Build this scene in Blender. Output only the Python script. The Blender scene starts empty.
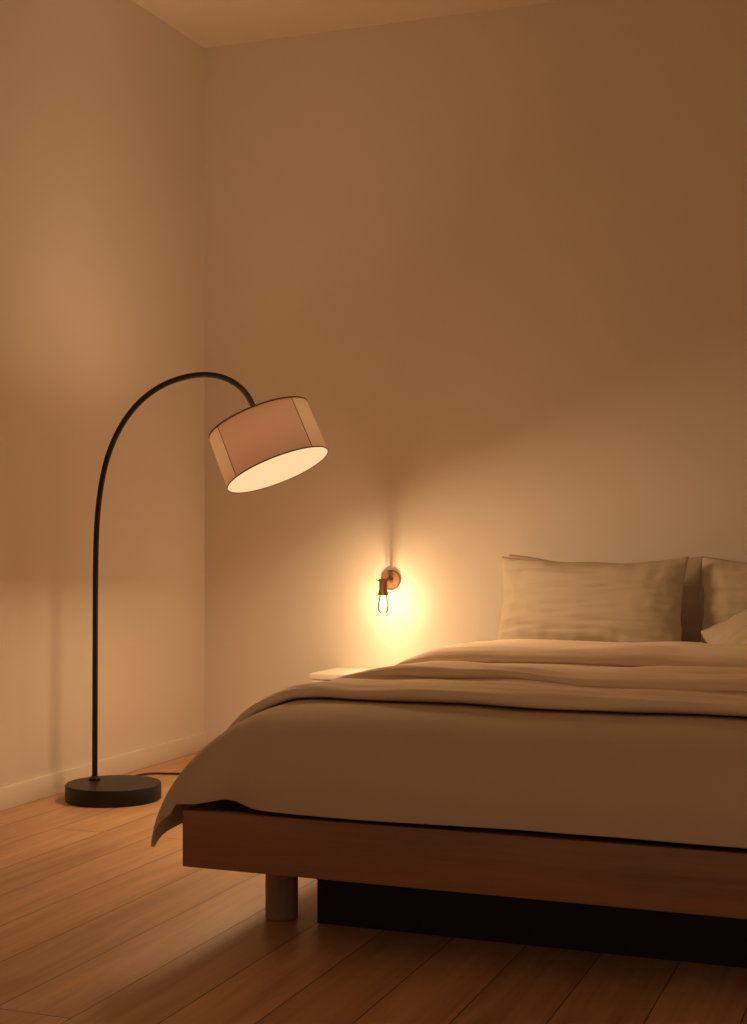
import bpy, bmesh, math, random
from mathutils import Vector, Matrix, Euler, noise
random.seed(4)
SC = bpy.context.scene
COL = SC.collection

# ------------------------------------------------------------------ camera, world, exposure
YAW = math.atan(561/1455.0)
cam_d = bpy.data.cameras.new('camera')
cam_d.sensor_fit = 'VERTICAL'; cam_d.sensor_height = 36; cam_d.lens = 1455/1024*36
cam_d.shift_y = 18/1024
cam_d.clip_start = 0.05
cam = bpy.data.objects.new('camera', cam_d); COL.objects.link(cam)
cam.location = (0, 0, 0.9); cam.rotation_euler = (math.pi/2, 0, YAW)
SC.camera = cam

AMBIENT = (1.0, 0.60, 0.33); AMBIENT_STRENGTH = 0.34
LAMP_COLOUR = (1.0, 0.63, 0.33)
SHADE_POWER = 14.0       # watts leaving the floor lamp's diffuser
SHADE_BULB_POWER = 720.0   # radiance of the bulb inside the shade
UPLIGHT_POWER = 1.5      # watts of the uplight added above the shade's top cover
SCONCE_POWER = 19.0       # watts of the wall sconce's bulb
w = bpy.data.worlds.new('world'); SC.world = w; w.use_nodes = True
bg = w.node_tree.nodes['Background']
bg.inputs[0].default_value = (*AMBIENT, 1); bg.inputs[1].default_value = AMBIENT_STRENGTH
SC.view_settings.view_transform = 'Standard'; SC.view_settings.look = 'None'
SC.view_settings.gamma = 1; SC.view_settings.use_curve_mapping = False
SC.view_settings.exposure = 0.0
SC.cycles.use_denoising = True
SC.cycles.max_bounces = 10; SC.cycles.diffuse_bounces = 6
SC.cycles.sample_clamp_indirect = 4

# ------------------------------------------------------------------ helpers
def new_mat(name):
    m = bpy.data.materials.new(name); m.use_nodes = True
    nt = m.node_tree; return m, nt, nt.nodes['Principled BSDF']
def N(nt, t, **kw):
    n = nt.nodes.new(t)
    for k, v in kw.items():
        if k in n.inputs.keys(): n.inputs[k].default_value = v
        else: setattr(n, k, v)
    return n
def plain(name, col, rough=.6, metal=0, bump=0, bscale=200, spec=.5, var=0, vscale=4):
    m, nt, b = new_mat(name)
    b.inputs['Base Color'].default_value = (*col, 1)
    b.inputs['Roughness'].default_value = rough; b.inputs['Metallic'].default_value = metal
    b.inputs['Specular IOR Level'].default_value = spec
    tc = N(nt, 'ShaderNodeTexCoord')
    if bump:
        nz = N(nt, 'ShaderNodeTexNoise', Scale=bscale, Detail=3.0)
        nt.links.new(tc.outputs['Object'], nz.inputs['Vector'])
        bp = N(nt, 'ShaderNodeBump', Strength=bump, Distance=.002)
        nt.links.new(nz.outputs['Fac'], bp.inputs['Height']); nt.links.new(bp.outputs[0], b.inputs['Normal'])
    if var:
        nz = N(nt, 'ShaderNodeTexNoise', Scale=vscale, Detail=4.0)
        nt.links.new(tc.outputs['Object'], nz.inputs['Vector'])
        mx = N(nt, 'ShaderNodeMix', data_type='RGBA')
        mx.inputs['A'].default_value = (*[c*(1-var) for c in col], 1)
        mx.inputs['B'].default_value = (*[min(1, c*(1+var)) for c in col], 1)
        nt.links.new(nz.outputs['Fac'], mx.inputs['Factor']); nt.links.new(mx.outputs['Result'], b.inputs['Base Color'])
    return m
def link_mesh(name, bm, mat, parent=None, smooth=True, angle=40):
    me = bpy.data.meshes.new(name)
    bmesh.ops.recalc_face_normals(bm, faces=bm.faces[:])
    bm.to_mesh(me); bm.free()
    for mm in (mat if isinstance(mat, (list, tuple)) else [mat]): me.materials.append(mm)
    if smooth:
        me.shade_smooth()
        me.set_sharp_from_angle(angle=math.radians(angle))
    o = bpy.data.objects.new(name, me); COL.objects.link(o)
    if parent: o.parent = parent
    return o
def thing(name, label, cat, loc, rz=0, group=None):
    o = bpy.data.objects.new(name, None); COL.objects.link(o)
    o.empty_display_size = .1
    o.location = loc; o.rotation_euler = (0, 0, rz)
    tag(o, label, cat, group); return o
def tag(o, label, cat, group=None):
    o['label'] = label; o['category'] = cat
    if group: o['group'] = group
def structure(o): o['kind'] = 'structure'; return o
def box(bm, lo, hi, bevel=0, seg=2):
    lo, hi = Vector(lo), Vector(hi)
    g = bmesh.ops.create_cube(bm, size=1, matrix=Matrix.Translation((lo+hi)/2) @ Matrix.Diagonal((*(hi-lo), 1)))
    if bevel:
        es = list({e for v in g['verts'] for e in v.link_edges})
        bmesh.ops.bevel(bm, geom=es, offset=bevel, segments=seg, affect='EDGES', profile=.5)
def frame_of(d):
    d = d.normalized(); up = Vector((0, 0, 1)) if abs(d.z) < .95 else Vector((1, 0, 0))
    x = d.cross(up).normalized(); return x, d.cross(x).normalized()
def tube(bm, pts, rad, seg=14, caps=True):
    pts = [Vector(p) for p in pts]; rings = []; x = None
    for i, p in enumerate(pts):
        t = (pts[min(i+1, len(pts)-1)] - pts[max(i-1, 0)]).normalized()
        if x is None: x, y = frame_of(t)
        else:
            x = (x - t*x.dot(t)).normalized(); y = t.cross(x)
        r = rad(i/(len(pts)-1)) if callable(rad) else rad
        rings.append([bm.verts.new(p + x*math.cos(a)*r + y*math.sin(a)*r) for a in [2*math.pi*k/seg for k in range(seg)]])
    for a, b in zip(rings, rings[1:]):
        for k in range(seg): bm.faces.new((a[k], a[(k+1) % seg], b[(k+1) % seg], b[k]))
    if caps: bm.faces.new(rings[0]); bm.faces.new(rings[-1])
def lathe(bm, prof, mat=Matrix(), seg=48, closed=False):
    rings = []
    for r, z in prof:
        if r < 1e-6: rings.append([bm.verts.new(mat @ Vector((0, 0, z)))])
        else: rings.append([bm.verts.new(mat @ Vector((r*math.cos(2*math.pi*k/seg), r*math.sin(2*math.pi*k/seg), z))) for k in range(seg)])
    pr = list(zip(rings, rings[1:])) + ([(rings[-1], rings[0])] if closed else [])
    for a, b in pr:
        for k in range(seg):
            q = [a[k % len(a)], a[(k+1) % len(a)], b[(k+1) % len(b)], b[k % len(b)]]
            q = [v for i, v in enumerate(q) if v not in q[:i]]
            if len(q) >= 3: bm.faces.new(q)
def catmull(pts, n):
    P = [pts[0]] + list(pts) + [pts[-1]]; out = []
    for i in range(1, len(P)-2):
        for k in range(n):
            t = k/n; p0, p1, p2, p3 = P[i-1], P[i], P[i+1], P[i+2]
            out.append(tuple(.5*(2*b + (c-a)*t + (2*a-5*b+4*c-d)*t*t + (3*b-a-3*c+d)*t**3) for a, b, c, d in zip(p0, p1, p2, p3)))
    out.append(tuple(pts[-1])); return out
def grid_faces(bm, rows):
    for a, b in zip(rows, rows[1:]):
        for k in range(len(a)-1): bm.faces.new((a[k], a[k+1], b[k+1], b[k]))
def nz(x, y, z=0.0): return noise.noise(Vector((x, y, z)))
def smooth(a, b, t):
    t = max(0, min(1, (t-a)/(b-a))); return t*t*(3-2*t)

# ------------------------------------------------------------------ materials
M_wall = plain('warm_white_paint', (.76, .70, .62), .8, bump=.08, bscale=90, spec=.25)
M_ceil = plain('white_ceiling_paint', (.80, .72, .62), .85, spec=.2)
M_base = plain('white_baseboard_paint', (.77, .71, .63), .5)
M_black = plain('black_powder_coat', (.010, .007, .0055), .45, spec=.35, bump=.05, bscale=600)
M_bronze = plain('aged_brass', (.24, .13, .07), .55, metal=.6, var=.15, vscale=40)
M_duvet = plain('cream_linen', (.58, .49, .375), .9, bump=.25, bscale=700, spec=.15)
M_blanket = plain('beige_cotton_blanket', (.82, .68, .53), .95, bump=.35, bscale=500, spec=.1)
M_pillow = plain('pale_linen_pillowcase', (.54, .465, .365), .9, bump=.25, bscale=700, spec=.15)
M_night = plain('white_lacquer', (.82, .76, .68), .4)
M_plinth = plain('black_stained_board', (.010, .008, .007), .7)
M_brass_trim = plain('bronze_bias_tape', (.12, .07, .025), .6)
M_cord = plain('dark_red_brown_cable', (.05, .012, .008), .5)

def wood(name, dark, light, axis, scale=1.0, rough=.45, planks=None):
    m, nt, b = new_mat(name); L = nt.links.new
    tc = N(nt, 'ShaderNodeTexCoord'); mp = N(nt, 'ShaderNodeMapping')
    L(tc.outputs['Object'], mp.inputs['Vector'])
    # the texture's x axis runs along the grain
    mp.inputs['Rotation'].default_value = {'X': (0, 0, 0), 'Y': (0, 0, -math.pi/2), 'Z': (0, math.pi/2, 0)}[axis]
    vec = mp.outputs['Vector']
    if planks:
        W, Lg = planks
        br = N(nt, 'ShaderNodeTexBrick', offset=.37, offset_frequency=2, squash=1)
        br.inputs['Scale'].default_value = 1; br.inputs['Brick Width'].default_value = Lg
        br.inputs['Row Height'].default_value = W; br.inputs['Mortar Size'].default_value = .0016
        br.inputs['Mortar Smooth'].default_value = .3; br.inputs['Bias'].default_value = 0
        br.inputs['Color1'].default_value = (0, 0, 0, 1); br.inputs['Color2'].default_value = (1, 1, 1, 1)
        br.inputs['Mortar'].default_value = (.5, .5, .5, 1)
        L(vec, br.inputs['Vector'])
        off = N(nt, 'ShaderNodeVectorMath', operation='MULTIPLY_ADD')
        L(br.outputs['Color'], off.inputs[0]); off.inputs[1].default_value = (7, 3, 5); L(vec, off.inputs[2]); vec = off.outputs[0]
    st = N(nt, 'ShaderNodeMapping'); L(vec, st.inputs['Vector']); st.inputs['Scale'].default_value = (.9*scale, 9*scale, 9*scale)
    n1 = N(nt, 'ShaderNodeTexNoise', Scale=1.6, Detail=7.0, Roughness=.62, Distortion=.6); L(st.outputs[0], n1.inputs['Vector'])
    st2 = N(nt, 'ShaderNodeMapping'); L(vec, st2.inputs['Vector']); st2.inputs['Scale'].default_value = (3*scale, 90*scale, 90*scale)
    n2 = N(nt, 'ShaderNodeTexNoise', Scale=1.0, Detail=3.0); L(st2.outputs[0], n2.inputs['Vector'])
    mixf = N(nt, 'ShaderNodeMath', operation='MULTIPLY_ADD'); L(n2.outputs['Fac'], mixf.inputs[0]); mixf.inputs[1].default_value = .35; L(n1.outputs['Fac'], mixf.inputs[2])
    rp = N(nt, 'ShaderNodeMapRange'); L(mixf.outputs[0], rp.inputs['Value']); rp.inputs['From Min'].default_value = .42; rp.inputs['From Max'].default_value = .95
    mx = N(nt, 'ShaderNodeMix', data_type='RGBA'); L(rp.outputs[0], mx.inputs['Factor'])
    mx.inputs['A'].default_value = (*dark, 1); mx.inputs['B'].default_value = (*light, 1)
    out = mx.outputs['Result']
    if planks:
        hv = N(nt, 'ShaderNodeMapRange'); L(br.outputs['Color'], hv.inputs['Value']); hv.inputs['To Min'].default_value = .82; hv.inputs['To Max'].default_value = 1.10
        ml = N(nt, 'ShaderNodeMix', data_type='RGBA', blend_type='MULTIPLY'); ml.inputs['Factor'].default_value = 1
        L(out, ml.inputs['A']); L(hv.outputs[0], ml.inputs['B'])
        gp = N(nt, 'ShaderNodeMix', data_type='RGBA'); L(br.outputs['Fac'], gp.inputs['Factor'])
        L(ml.outputs['Result'], gp.inputs['A']); gp.inputs['B'].default_value = (*[c*.25 for c in dark], 1); out = gp.outputs['Result']
        bp = N(nt, 'ShaderNodeBump', Strength=.5, Distance=.002, invert=True); L(br.outputs['Fac'], bp.inputs['Height']); L(bp.outputs[0], b.inputs['Normal'])
    L(out, b.inputs['Base Color'])
    b.inputs['Roughness'].default_value = rough
    b.inputs['Specular IOR Level'].default_value = .4
    return m
M_floor = wood('oak_floorboards', (.42, .225, .115), (.68, .42, .23), 'Y', planks=(.165, 2.3), rough=.42)
M_bedwood = wood('walnut_veneer', (.22, .115, .062), (.37, .20, .115), 'X', rough=.5)
M_legwood = wood('brown_leg_wood', (.20, .12, .07), (.32, .20, .12), 'Z', rough=.6)

def fabric_shade(name, col, transl):
    m, nt, b = new_mat(name); L = nt.links.new
    b.inputs['Base Color'].default_value = (*col, 1); b.inputs['Roughness'].default_value = .9
    tr = N(nt, 'ShaderNodeBsdfTranslucent'); tr.inputs['Color'].default_value = (*col, 1)
    mx = N(nt, 'ShaderNodeMixShader'); mx.inputs[0].default_value = transl
    L(b.outputs[0], mx.inputs[1]); L(tr.outputs[0], mx.inputs[2]); L(mx.outputs[0], nt.nodes['Material Output'].inputs['Surface'])
    return m
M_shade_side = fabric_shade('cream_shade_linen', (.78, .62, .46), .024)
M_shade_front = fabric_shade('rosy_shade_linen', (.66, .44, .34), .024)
M_shade_top = fabric_shade('added_cover_fabric', (.88, .84, .78), .9)  # for the added cover that diffuses the bulb's upward light
def emitter(name, col, s):
    m, nt, b = new_mat(name)
    e = N(nt, 'ShaderNodeEmission'); e.inputs[0].default_value = (*col, 1); e.inputs[1].default_value = s
    nt.links.new(e.outputs[0], nt.nodes['Material Output'].inputs['Surface']); return m
M_diffuser = emitter('glowing_diffuser', (1, .68, .35), 1.0)
M_bulb_glow = emitter('shade_bulb_glow', LAMP_COLOUR, SHADE_BULB_POWER)
M_filament = emitter('glowing_filament', (1, .75, .45), 9)
def clear_glass():
    m, nt, b = new_mat('clear_bulb_glass'); L = nt.links.new
    t = N(nt, 'ShaderNodeBsdfTransparent'); t.inputs[0].default_value = (.96, .95, .92, 1)
    g = N(nt, 'ShaderNodeBsdfGlossy', Roughness=.08); f = N(nt, 'ShaderNodeFresnel', IOR=1.3)
    mx = N(nt, 'ShaderNodeMixShader'); L(f.outputs[0], mx.inputs[0]); L(t.outputs[0], mx.inputs[1]); L(g.outputs[0], mx.inputs[2])
    L(mx.outputs[0], nt.nodes['Material Output'].inputs['Surface']); return m
M_glass = clear_glass()

# ------------------------------------------------------------------ room shell
XL, YB, ZC = -2.80, 5.33, 2.88      # left wall, back wall, ceiling
XR, YF = 3.2, -1.6
def slab(name, lo, hi, mat, bevel=0):
    bm = bmesh.new(); box(bm, lo, hi, bevel); return structure(link_mesh(name, bm, mat))
slab('floor', (XL, YF, -.1), (XR, YB, 0), M_floor)
slab('wall_back', (XL-.12, YB, -.1), (XR, YB+.12, ZC+.1), M_wall)
slab('wall_left', (XL-.12, YF, -.1), (XL, YB, ZC+.1), M_wall)
slab('ceiling', (XL, YF, ZC), (XR, YB, ZC+.1), M_ceil)
slab('baseboard_left', (XL, YF, 0), (XL+.014, YB, .073), M_base, .003)

# ------------------------------------------------------------------ bed
BX0, BX1, BY0, BY1 = -1.539, 0.0, 2.825, 5.30
bed = thing('platform_bed', 'low walnut platform bed with a plain foot rail on round wooden legs', 'bed', (BX0, BY0, 0))
def bpart(name, lo, hi, mat, bev=.003):
    bm = bmesh.new(); o = Vector((BX0, BY0, 0)); box(bm, Vector(lo)-o, Vector(hi)-o, bev); return link_mesh(name, bm, mat, bed)
Z0, Z1 = .162, .287
bpart('foot_rail', (BX0, BY0, Z0), (BX1, BY0+.03, Z1), M_bedwood)
bpart('side_rail', (BX0, BY0+.031, Z0), (BX0+.03, BY1, Z1), M_bedwood)
bpart('side_rail', (BX1-.03, BY0+.031, Z0), (BX1, BY1, Z1), M_bedwood)
bpart('head_rail', (BX0+.031, BY1-.03, Z0), (BX1-.031, BY1, Z1), M_bedwood)
bpart('slatted_platform', (BX0+.031, BY0+.031, Z0+.02), (BX1-.031, BY1-.031, Z1-.02), M_bedwood)
for lx in (BX0+.125, BX1-.125):
    for ly in (BY0+.25, BY1-.25):
        bm = bmesh.new()
        lathe(bm, [(0, 0), (.034, 0), (.038, .004), (.038, Z0+.018), (0, Z0+.018)], Matrix.Translation((lx-BX0, ly-BY0, 0)), 40)
        link_mesh('leg', bm, M_legwood, bed)
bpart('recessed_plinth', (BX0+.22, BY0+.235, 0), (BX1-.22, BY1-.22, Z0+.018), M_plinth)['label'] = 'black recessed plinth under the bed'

# ------------------------------------------------------------------ duvet
DX0, DX1, DYF = -1.40, -.13, 3.14      # where the flat top starts to roll over
TOP = .492
def duvet_pos(s, y):
    """s, y: flat coordinates; beyond DX0/DX1/DYF the cloth rolls down. returns point on the outer surface"""
    sgn = -1 if s < DX0 else 1
    over = max(DX0-s, s-DX1, 0.0)
    a = min(over/.36, 1.0); ang = a*math.pi/2
    oy = max(DYF-y, 0.0)
    A, B = over/.36-.86, oy/.42-.86                        # round off the corner of the cloth
    if A > 0 and B > 0:
        q = max(A, B)/math.hypot(A, B); over = .36*(.86+A*q); oy = .42*(.86+B*q)
        a = over/.36; ang = a*math.pi/2
    x0 = min(max(s, DX0), DX1); b = min(oy/.42, 1.0); angb = b*math.pi/2
    flare = 1 + .10*nz(y*1.7+3, 4.0) + .10*b
    ox = .190*math.sin(ang)**1.12*flare; dzx = .255*(1-math.cos(ang))
    x = x0 + sgn*ox
    yy = (max(y, DYF) if oy == 0 else DYF - .335*math.sin(angb)); dzy = .200*(1-math.cos(angb))**1.1
    drop = (dzx**2.4 + dzy**2.4)**(1/2.4)
    calm = 1 - smooth(4.55, 4.70, y)                       # flat where the pillows rest
    crown = .012*math.sin(math.pi*max(0, min(1, (x-DX0+.2)/(DX1-DX0+.4))))*calm
    z = TOP + crown*(1-b) - drop
    z += (.009*nz(x*2.3, yy*2.1, 1.0)*(1-b*.5) + .005*nz(x*5, yy*3.5, 7.0))*calm*(1-.6*a)
    yy += .016*b*nz(x*3.1+11, z*3.0, 2.0) + .005*b*nz(x*9, z*5, 5.0)
    if yy < BY0-.004 and x > BX0-.02: yy = BY0-.004 + (yy-BY0+.004)*.5
    yy += .028*b**4*math.exp(-((x+1.435)/.055)**2)
    # the hem rests on the frame; only past the side rails may it hang lower
    out = max(BX0-x, x-BX1)
    hem = .2925 + .005*(1+nz(x*2.2, 3.3))*b + .013*b*math.exp(-((x+1.435)/.05)**2)
    floor_z = hem - .140*smooth(.010, .048, out)
    k = .015; d_ = z-floor_z
    z = floor_z + (d_ + math.sqrt(d_*d_ + k*k*.25))*.5
    return Vector((x, yy, z))
bm = bmesh.new(); rows = []
ys = [DYF-.42 + .42*i/44 for i in range(44)] + [DYF + (5.20-DYF)*i/60 for i in range(61)]
ss = [DX0-.36+.36*i/36 for i in range(36)] + [DX0+(DX1-DX0)*i/80 for i in range(80)] + [DX1+.36*i/36 for i in range(37)]
for y in ys: rows.append([bm.verts.new(duvet_pos(s, y)) for s in ss])
grid_faces(bm, rows)
duvet = link_mesh('duvet', bm, M_duvet, angle=180)
tag(duvet, 'cream duvet spread over the bed, its corner hanging past the foot rail', 'duvet')
md = duvet.modifiers.new('thickness', 'SOLIDIFY'); md.thickness = .008; md.offset = -1

# ------------------------------------------------------------------ blanket laid across the middle, pushed into folds
PLEATS = catmull([(3.205, .005), (3.165, .004), (3.140, .010), (3.143, .020), (3.175, .025), (3.23, .022), (3.30, .021), (3.37, .016), (3.44, .015),
                  (3.465, .017), (3.440, .026), (3.452, .035), (3.50, .038), (3.58, .033), (3.66, .035), (3.76, .027), (3.85, .024), (3.885, .026),
                  (3.865, .036), (3.88, .048), (3.95, .050), (4.08, .040), (4.22, .038), (4.38, .036), (4.52, .036), (4.60, .026), (4.64, .006)], 6)
def blanket_pos(s, k):
    y, h = PLEATS[k]; t = k/(len(PLEATS)-1)
    y += .03*nz(s*1.3, t*1.2, 9) + .012*nz(s*4.0, t*3, 4) - .05*(s+1.1)*(1-t) - .09*smooth(-1.32, -1.60, s)*(1-t)
    lift = 1 + .40*nz(s*1.8, t*4, 3) + .25*nz(s*4.5, t*7, 6)
    if t > .33: lift *= 1 - .75*smooth(-1.22, -1.50, s)*(1 if t < .66 else 0)
    else: lift *= 1 - .25*smooth(-1.3, -1.6, s)
    h = .006 + h*lift + (.009*nz(s*1.6+y*2, y*15-s*1.5, 2) + .006*nz(s*2.5-y*3, y*34+s*3, 5) + .0015*nz(s*6, y*70, 8))*min(1, h/.02)
    if t >= .65: # the topmost fold stops short of the left side
        f = smooth(-1.50, -1.30, s); h = .006 + (h-.006)*(.12+.88*f)
    e = 1e-3
    p = duvet_pos(s, y); n = (duvet_pos(s+e, y)-p).cross(duvet_pos(s, y+e)-p).normalized()
    return p + n*max(h, .010)
bm = bmesh.new(); rows = []
bs = [DX0-.30+(DX1-DX0+.60)*i/150 for i in range(151)]
for k in range(len(PLEATS)): rows.append([bm.verts.new(blanket_pos(s, k)) for s in bs])
grid_faces(bm, rows)
blanket = link_mesh('blanket', bm, M_blanket, angle=180)
tag(blanket, 'beige blanket pushed into soft folds across the bed, below the pillows', 'blanket')
md = blanket.modifiers.new('thickness', 'SOLIDIFY'); md.thickness = .006; md.offset = 1

# ------------------------------------------------------------------ pillows
def pillow(label, w, h, th, loc, lean, rz, seed, roll=0, wr=1.0, flat_y=None):
    MW = Matrix.Translation(loc) @ Euler((-lean, roll, rz), 'XYZ').to_matrix().to_4x4(); MI = MW.inverted()
    nu, nv = 64, 48; bm = bmesh.new(); faces = []
    def P(u, v, side):
        # corners stay out, the edges pull in between them
        x = w/2*u*(1-.05*(1-v*v)); z = h/2*v*(1-.16*(1-u*u))
        prof = max(0, (1-u**4)*(1-v**4))**.62 * (1-.28*(u*u*.5+v*v*.5))
        t = th/2*prof
        wv = .010*nz(u*1.0+seed, v*5.0+u*.8, seed) + .007*nz(u*1.7+seed, v*12-u, seed*2) + .003*nz(u*4, v*2.0, seed+5)
        pull = .012*nz(u*9+seed, v*3+seed, 3)*(max(abs(u), abs(v))**4)
        t += wr*(wv+pull)*min(1, prof*2.2)
        z += .006*nz(u*2.5, seed, v) ; x += .006*nz(v*3.5, seed, u)
        p = MW @ Vector((x, -t*side, z))
        if flat_y is not None: p.y = min(p.y, flat_y + .25*(p.z-.5))
        p.z = max(p.z, TOP+.004+.004*(1+nz(x*5, t*9, seed)) )
        return MI @ p
    for side in (1, -1):
        rows = []
        for j in range(nv+1):
            v = -1+2*j/nv; rows.append([bm.verts.new(P(math.sin(math.pi/2*(-1+2*i/nu))*.5+(-1+2*i/nu)*.5, v, side)) for i in range(nu+1)])
        grid_faces(bm, rows)
    bmesh.ops.remove_doubles(bm, verts=bm.verts[:], dist=1e-5)
    o = link_mesh('pillow', bm, M_pillow, angle=180)
    o.location = loc; o.rotation_mode = 'XYZ'
    o.rotation_euler = (-lean, roll, rz)
    tag(o, label, 'pillow', 'linen pillows at the head of the bed'); return o
pillow('wide wrinkled linen pillow nearest the wall sconce, front of the left pair', .665, .36, .16, (-1.12, 5.00, .635), .30, .0, 3.1)
pillow('shaded linen pillow showing only its edge behind the wide left pillow', .72, .35, .09, (-1.115, 5.20, .635), .12, .0, 8.7, wr=.4)
pillow('upright linen pillow at the right edge, behind a lower one', .68, .36, .13, (-.418, 5.09, .635), .22, .0, 5.3)
pillow('low slumped pillow at the right edge in front of an upright one', .66, .38, .15, (-.385, 4.85, .595), .80, .0, 6.6, roll=-.48)

# ------------------------------------------------------------------ nightstand
NX0, NX1, NY0, NY1, NZ = -2.205, -1.66, 5.045, 5.325, .358
ns = thing('nightstand', 'small white nightstand between bed and wall, below the lit sconce', 'nightstand', (NX0, NY0, 0))
def npart(name, lo, hi, mat, par=ns, bev=.003):
    bm = bmesh.new(); o = Vector((NX0, NY0, 0)); box(bm, Vector(lo)-o, Vector(hi)-o, bev); return link_mesh(name, bm, mat, par)
npart('top', (NX0, NY0, NZ-.022), (NX1, NY1, NZ), M_night)
npart('cabinet_body', (NX0+.006, NY0+.018, .03), (NX1-.006, NY1, NZ-.022), M_night)
npart('drawer_front', (NX0+.01, NY0+.002, .19), (NX1-.01, NY0+.018, NZ-.026), M_night)
npart('drawer_front', (NX0+.01, NY0+.002, .035), (NX1-.01, NY0+.018, .186), M_night)
npart('plinth', (NX0+.03, NY0+.04, 0), (NX1-.03, NY1-.01, .03), M_night)

# ------------------------------------------------------------------ floor lamp
LB = Vector((-2.563, 4.229, 0))
lamp = thing('arc_floor_lamp', 'black arc floor lamp with tilted drum shade, standing beside the left wall', 'floor lamp', LB)
bm = bmesh.new()
lathe(bm, [(0, 0), (.156, 0), (.159, .003), (.159, .050), (.156, .054), (0, .054)], seg=96)
link_mesh('base', bm, M_black, lamp)
PB = Vector((-2.653, 4.257, 0)) - LB; EX = Vector((.99262, .12126, 0))
kz = [(0, .053), (.001, .30), (.002, .55), (.003, .74), (.005, .86), (.009, .950), (.020, 1.035), (.041, 1.137), (.085, 1.237), (.147, 1.320), (.237, 1.385), (.344, 1.416), (.421, 1.420), (.502, 1.395), (.547, 1.355), (.572, 1.314), (.578, 1.272)]
pts = catmull(kz, 8)
def resample(P, n):
    L = [0]
    for a, b in zip(P, P[1:]): L.append(L[-1]+math.dist(a, b))
    out = []; i = 0
    for k in range(n):
        t = L[-1]*k/(n-1)
        while i < len(P)-2 and L[i+1] < t: i += 1
        f = (t-L[i])/max(1e-9, L[i+1]-L[i]); out.append(tuple(a+(b-a)*f for a, b in zip(P[i], P[i+1])))
    return out
pts = resample(pts, 90)
for _ in range(14): pts = [pts[0]]+[tuple(.25*a+.5*b+.25*c for a, b, c in zip(*pts[i-1:i+2])) for i in range(1, len(pts)-1)]+[pts[-1]]
bm = bmesh.new(); tube(bm, [PB+EX*k+Vector((0, 0, z)) for k, z in pts], .0095, 16)
link_mesh('arched_pole', bm, M_black, lamp)
bm = bmesh.new(); lathe(bm, [(0, .054), (.020, .054), (.020, .060), (.013, .066), (.0097, .068)], Matrix.Translation(PB), 24)
link_mesh('pole_collar', bm, M_black, lamp)
AX = Vector((.410, -.035, -.911)).normalized()
SO = Vector((-2.000, 4.320, 1.096)) - LB            # centre of the shade's opening
SH, SR = .180, .1755
tow = Vector((0, 0, .9)) - (SO+LB); tow = (tow - AX*tow.dot(AX)).normalized()    # panel facing the room
zax = -AX; xax = tow; yax = zax.cross(xax)
SM = Matrix((xax, yax, zax)).transposed().to_4x4(); SM.translation = SO
def ring_r(z): return SR*(1 - .02*z/SH)
bm = bmesh.new(); seg = 120
seams = [-48, 47, 130, 228]
rg = [[bm.verts.new(SM @ Vector((r*math.cos(2*math.pi*k/seg), r*math.sin(2*math.pi*k/seg), z))) for k in range(seg)] for z, r in [(SH*i/6, ring_r(SH*i/6)) for i in range(7)]]
for a, b in zip(rg, rg[1:]):
    for k in range(seg):
        f = bm.faces.new((a[k], a[(k+1) % seg], b[(k+1) % seg], b[k]))
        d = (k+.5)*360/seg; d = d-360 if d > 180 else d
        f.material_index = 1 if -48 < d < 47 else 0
shade = link_mesh('lamp_shade', bm, [M_shade_side, M_shade_front], lamp, angle=60)
for z in (0, SH):
    bm = bmesh.new(); r = ring_r(z)
    lathe(bm, [(r+.0014*math.cos(a), z+.0022*math.sin(a)) for a in [2*math.pi*i/8 for i in range(8)]], SM, 120, True)
    link_mesh('rim_trim', bm, M_brass_trim, shade)
for d in seams:
    a = math.radians(d); bm = bmesh.new()
    tube(bm, [SM @ Vector(((ring_r(z)+.0004)*math.cos(a), (ring_r(z)+.0004)*math.sin(a), z)) for z in (.003, SH*.5, SH-.003)], .0011, 6)
    link_mesh('seam', bm, M_brass_trim, shade)
bm = bmesh.new(); lathe(bm, [(0, 0), (SR-.0015, 0), (SR-.0015, .003), (0, .003)], SM, 64)
link_mesh('diffuser', bm, M_diffuser, lamp)['label'] = 'glowing cream diffuser disc closing the shade'
bm = bmesh.new(); lathe(bm, [(.02, SH-.006), (ring_r(SH)-.003, SH-.006), (ring_r(SH)-.003, SH-.004), (.02, SH-.004)], SM, 64, True)  # unseen cover, added to tame the bulb's hot spot on the left wall
link_mesh('added_top_cover', bm, M_shade_top, shade)
def lamp_light(name, kind, power, parent, mat, **kw):
    d = bpy.data.lights.new(name, kind); d.energy = power; d.color = LAMP_COLOUR
    for k, v in kw.items(): setattr(d, k, v)
    o = bpy.data.objects.new(name, d); COL.objects.link(o); o.parent = parent; o.matrix_local = mat; return o
lamp_light('diffuser_light', 'AREA', SHADE_POWER, lamp, SM @ Matrix.Translation((0, 0, -.004)), shape='DISK', size=2*(SR-.006))
lamp_light('added_uplight', 'AREA', UPLIGHT_POWER, lamp, SM @ Matrix.Translation((0, 0, SH+.004)) @ Matrix.Rotation(math.pi, 4, 'X'), shape='DISK', size=2*(SR-.01), spread=math.radians(125))  # uplight added over the cover to brighten the ceiling and upper walls
bm = bmesh.new()
for k in range(3):
    a = 2*math.pi*k/3+.5; tube(bm, [SM @ Vector((0, 0, SH-.012)), SM @ Vector((ring_r(SH)*math.cos(a), ring_r(SH)*math.sin(a), SH-.004))], .002, 8)
lathe(bm, [(0, SH-.004), (.014, SH-.004), (.013, SH-.02), (.013, SH-.05), (0, SH-.05)], SM, 24)
link_mesh('shade_fitter', bm, M_black, lamp)
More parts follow.
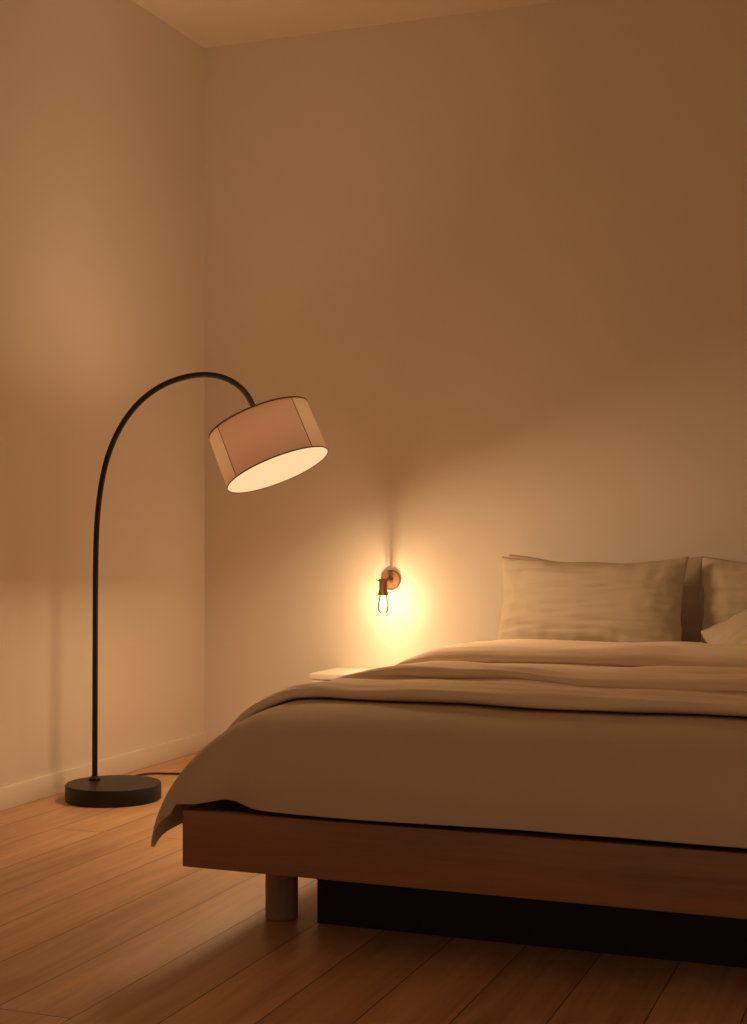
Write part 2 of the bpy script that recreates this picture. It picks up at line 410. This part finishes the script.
bm = bmesh.new(); bmesh.ops.create_icosphere(bm, subdivisions=2, radius=.024, matrix=SM @ Matrix.Translation((0, 0, SH-.074)))
link_mesh('bulb', bm, M_bulb_glow, lamp)
# power cord from the base, along the floor, behind the bed
bm = bmesh.new()
cp = catmull([(-.06, .150, .006), (-.125, .27, .005), (-.150, .38, .005), (-.125, .465, .005), (-.005, .506, .005), (.22, .58, .005), (.42, .70, .005), (.46, .90, .005), (.45, 1.06, .005)], 8)
tube(bm, [Vector(p) for p in cp], .004, 10)
link_mesh('power_cord', bm, M_cord, lamp)

# ------------------------------------------------------------------ wall sconce
SX, SZ = -1.98, .705
sconce = thing('wall_sconce', 'small brass wall sconce with a bare glowing bulb over the nightstand', 'wall lamp', (SX, YB, SZ))
toY = Matrix.Rotation(math.pi/2, 4, 'X')             # local z -> -y, out of the wall
bm = bmesh.new(); lathe(bm, [(0, 0), (.039, 0), (.040, .003), (.040, .012), (.038, .0145), (.035, .0145), (.033, .012), (.013, .013), (.011, .020), (0, .020)], toY, 48)
link_mesh('wall_plate', bm, M_bronze, sconce)
bm = bmesh.new(); tube(bm, [(0, -.012, 0), (.006, -.06, 0), (.013, -.120, 0)], .0085, 16)
link_mesh('arm', bm, M_bronze, sconce)
DN = Matrix.Translation((.013, -.125, 0))
bm = bmesh.new(); lathe(bm, [(0, .008), (.012, .008), (.021, .004), (.021, .001), (.0155, -.003), (.0155, -.032), (.019, -.045), (.021, -.054), (.015, -.054), (.012, -.04), (0, -.04)], DN, 32)
link_mesh('socket', bm, M_bronze, sconce)
bm = bmesh.new(); lathe(bm, [(0, -.124), (.012, -.1225), (.0185, -.115), (.0205, -.104), (.0195, -.085), (.0165, -.068), (.0135, -.054)], DN, 32)
bulb = link_mesh('bulb', bm, M_glass, sconce)
bm = bmesh.new(); lathe(bm, [(0, -.112), (.008, -.109), (.0115, -.098), (.0105, -.080), (.007, -.062), (0, -.058)], DN, 12)
link_mesh('filament', bm, M_filament, bulb)
lamp_light('sconce_light', 'POINT', SCONCE_POWER, sconce, Matrix.Translation((.013, -.125, -.088)), shadow_soft_size=.014)
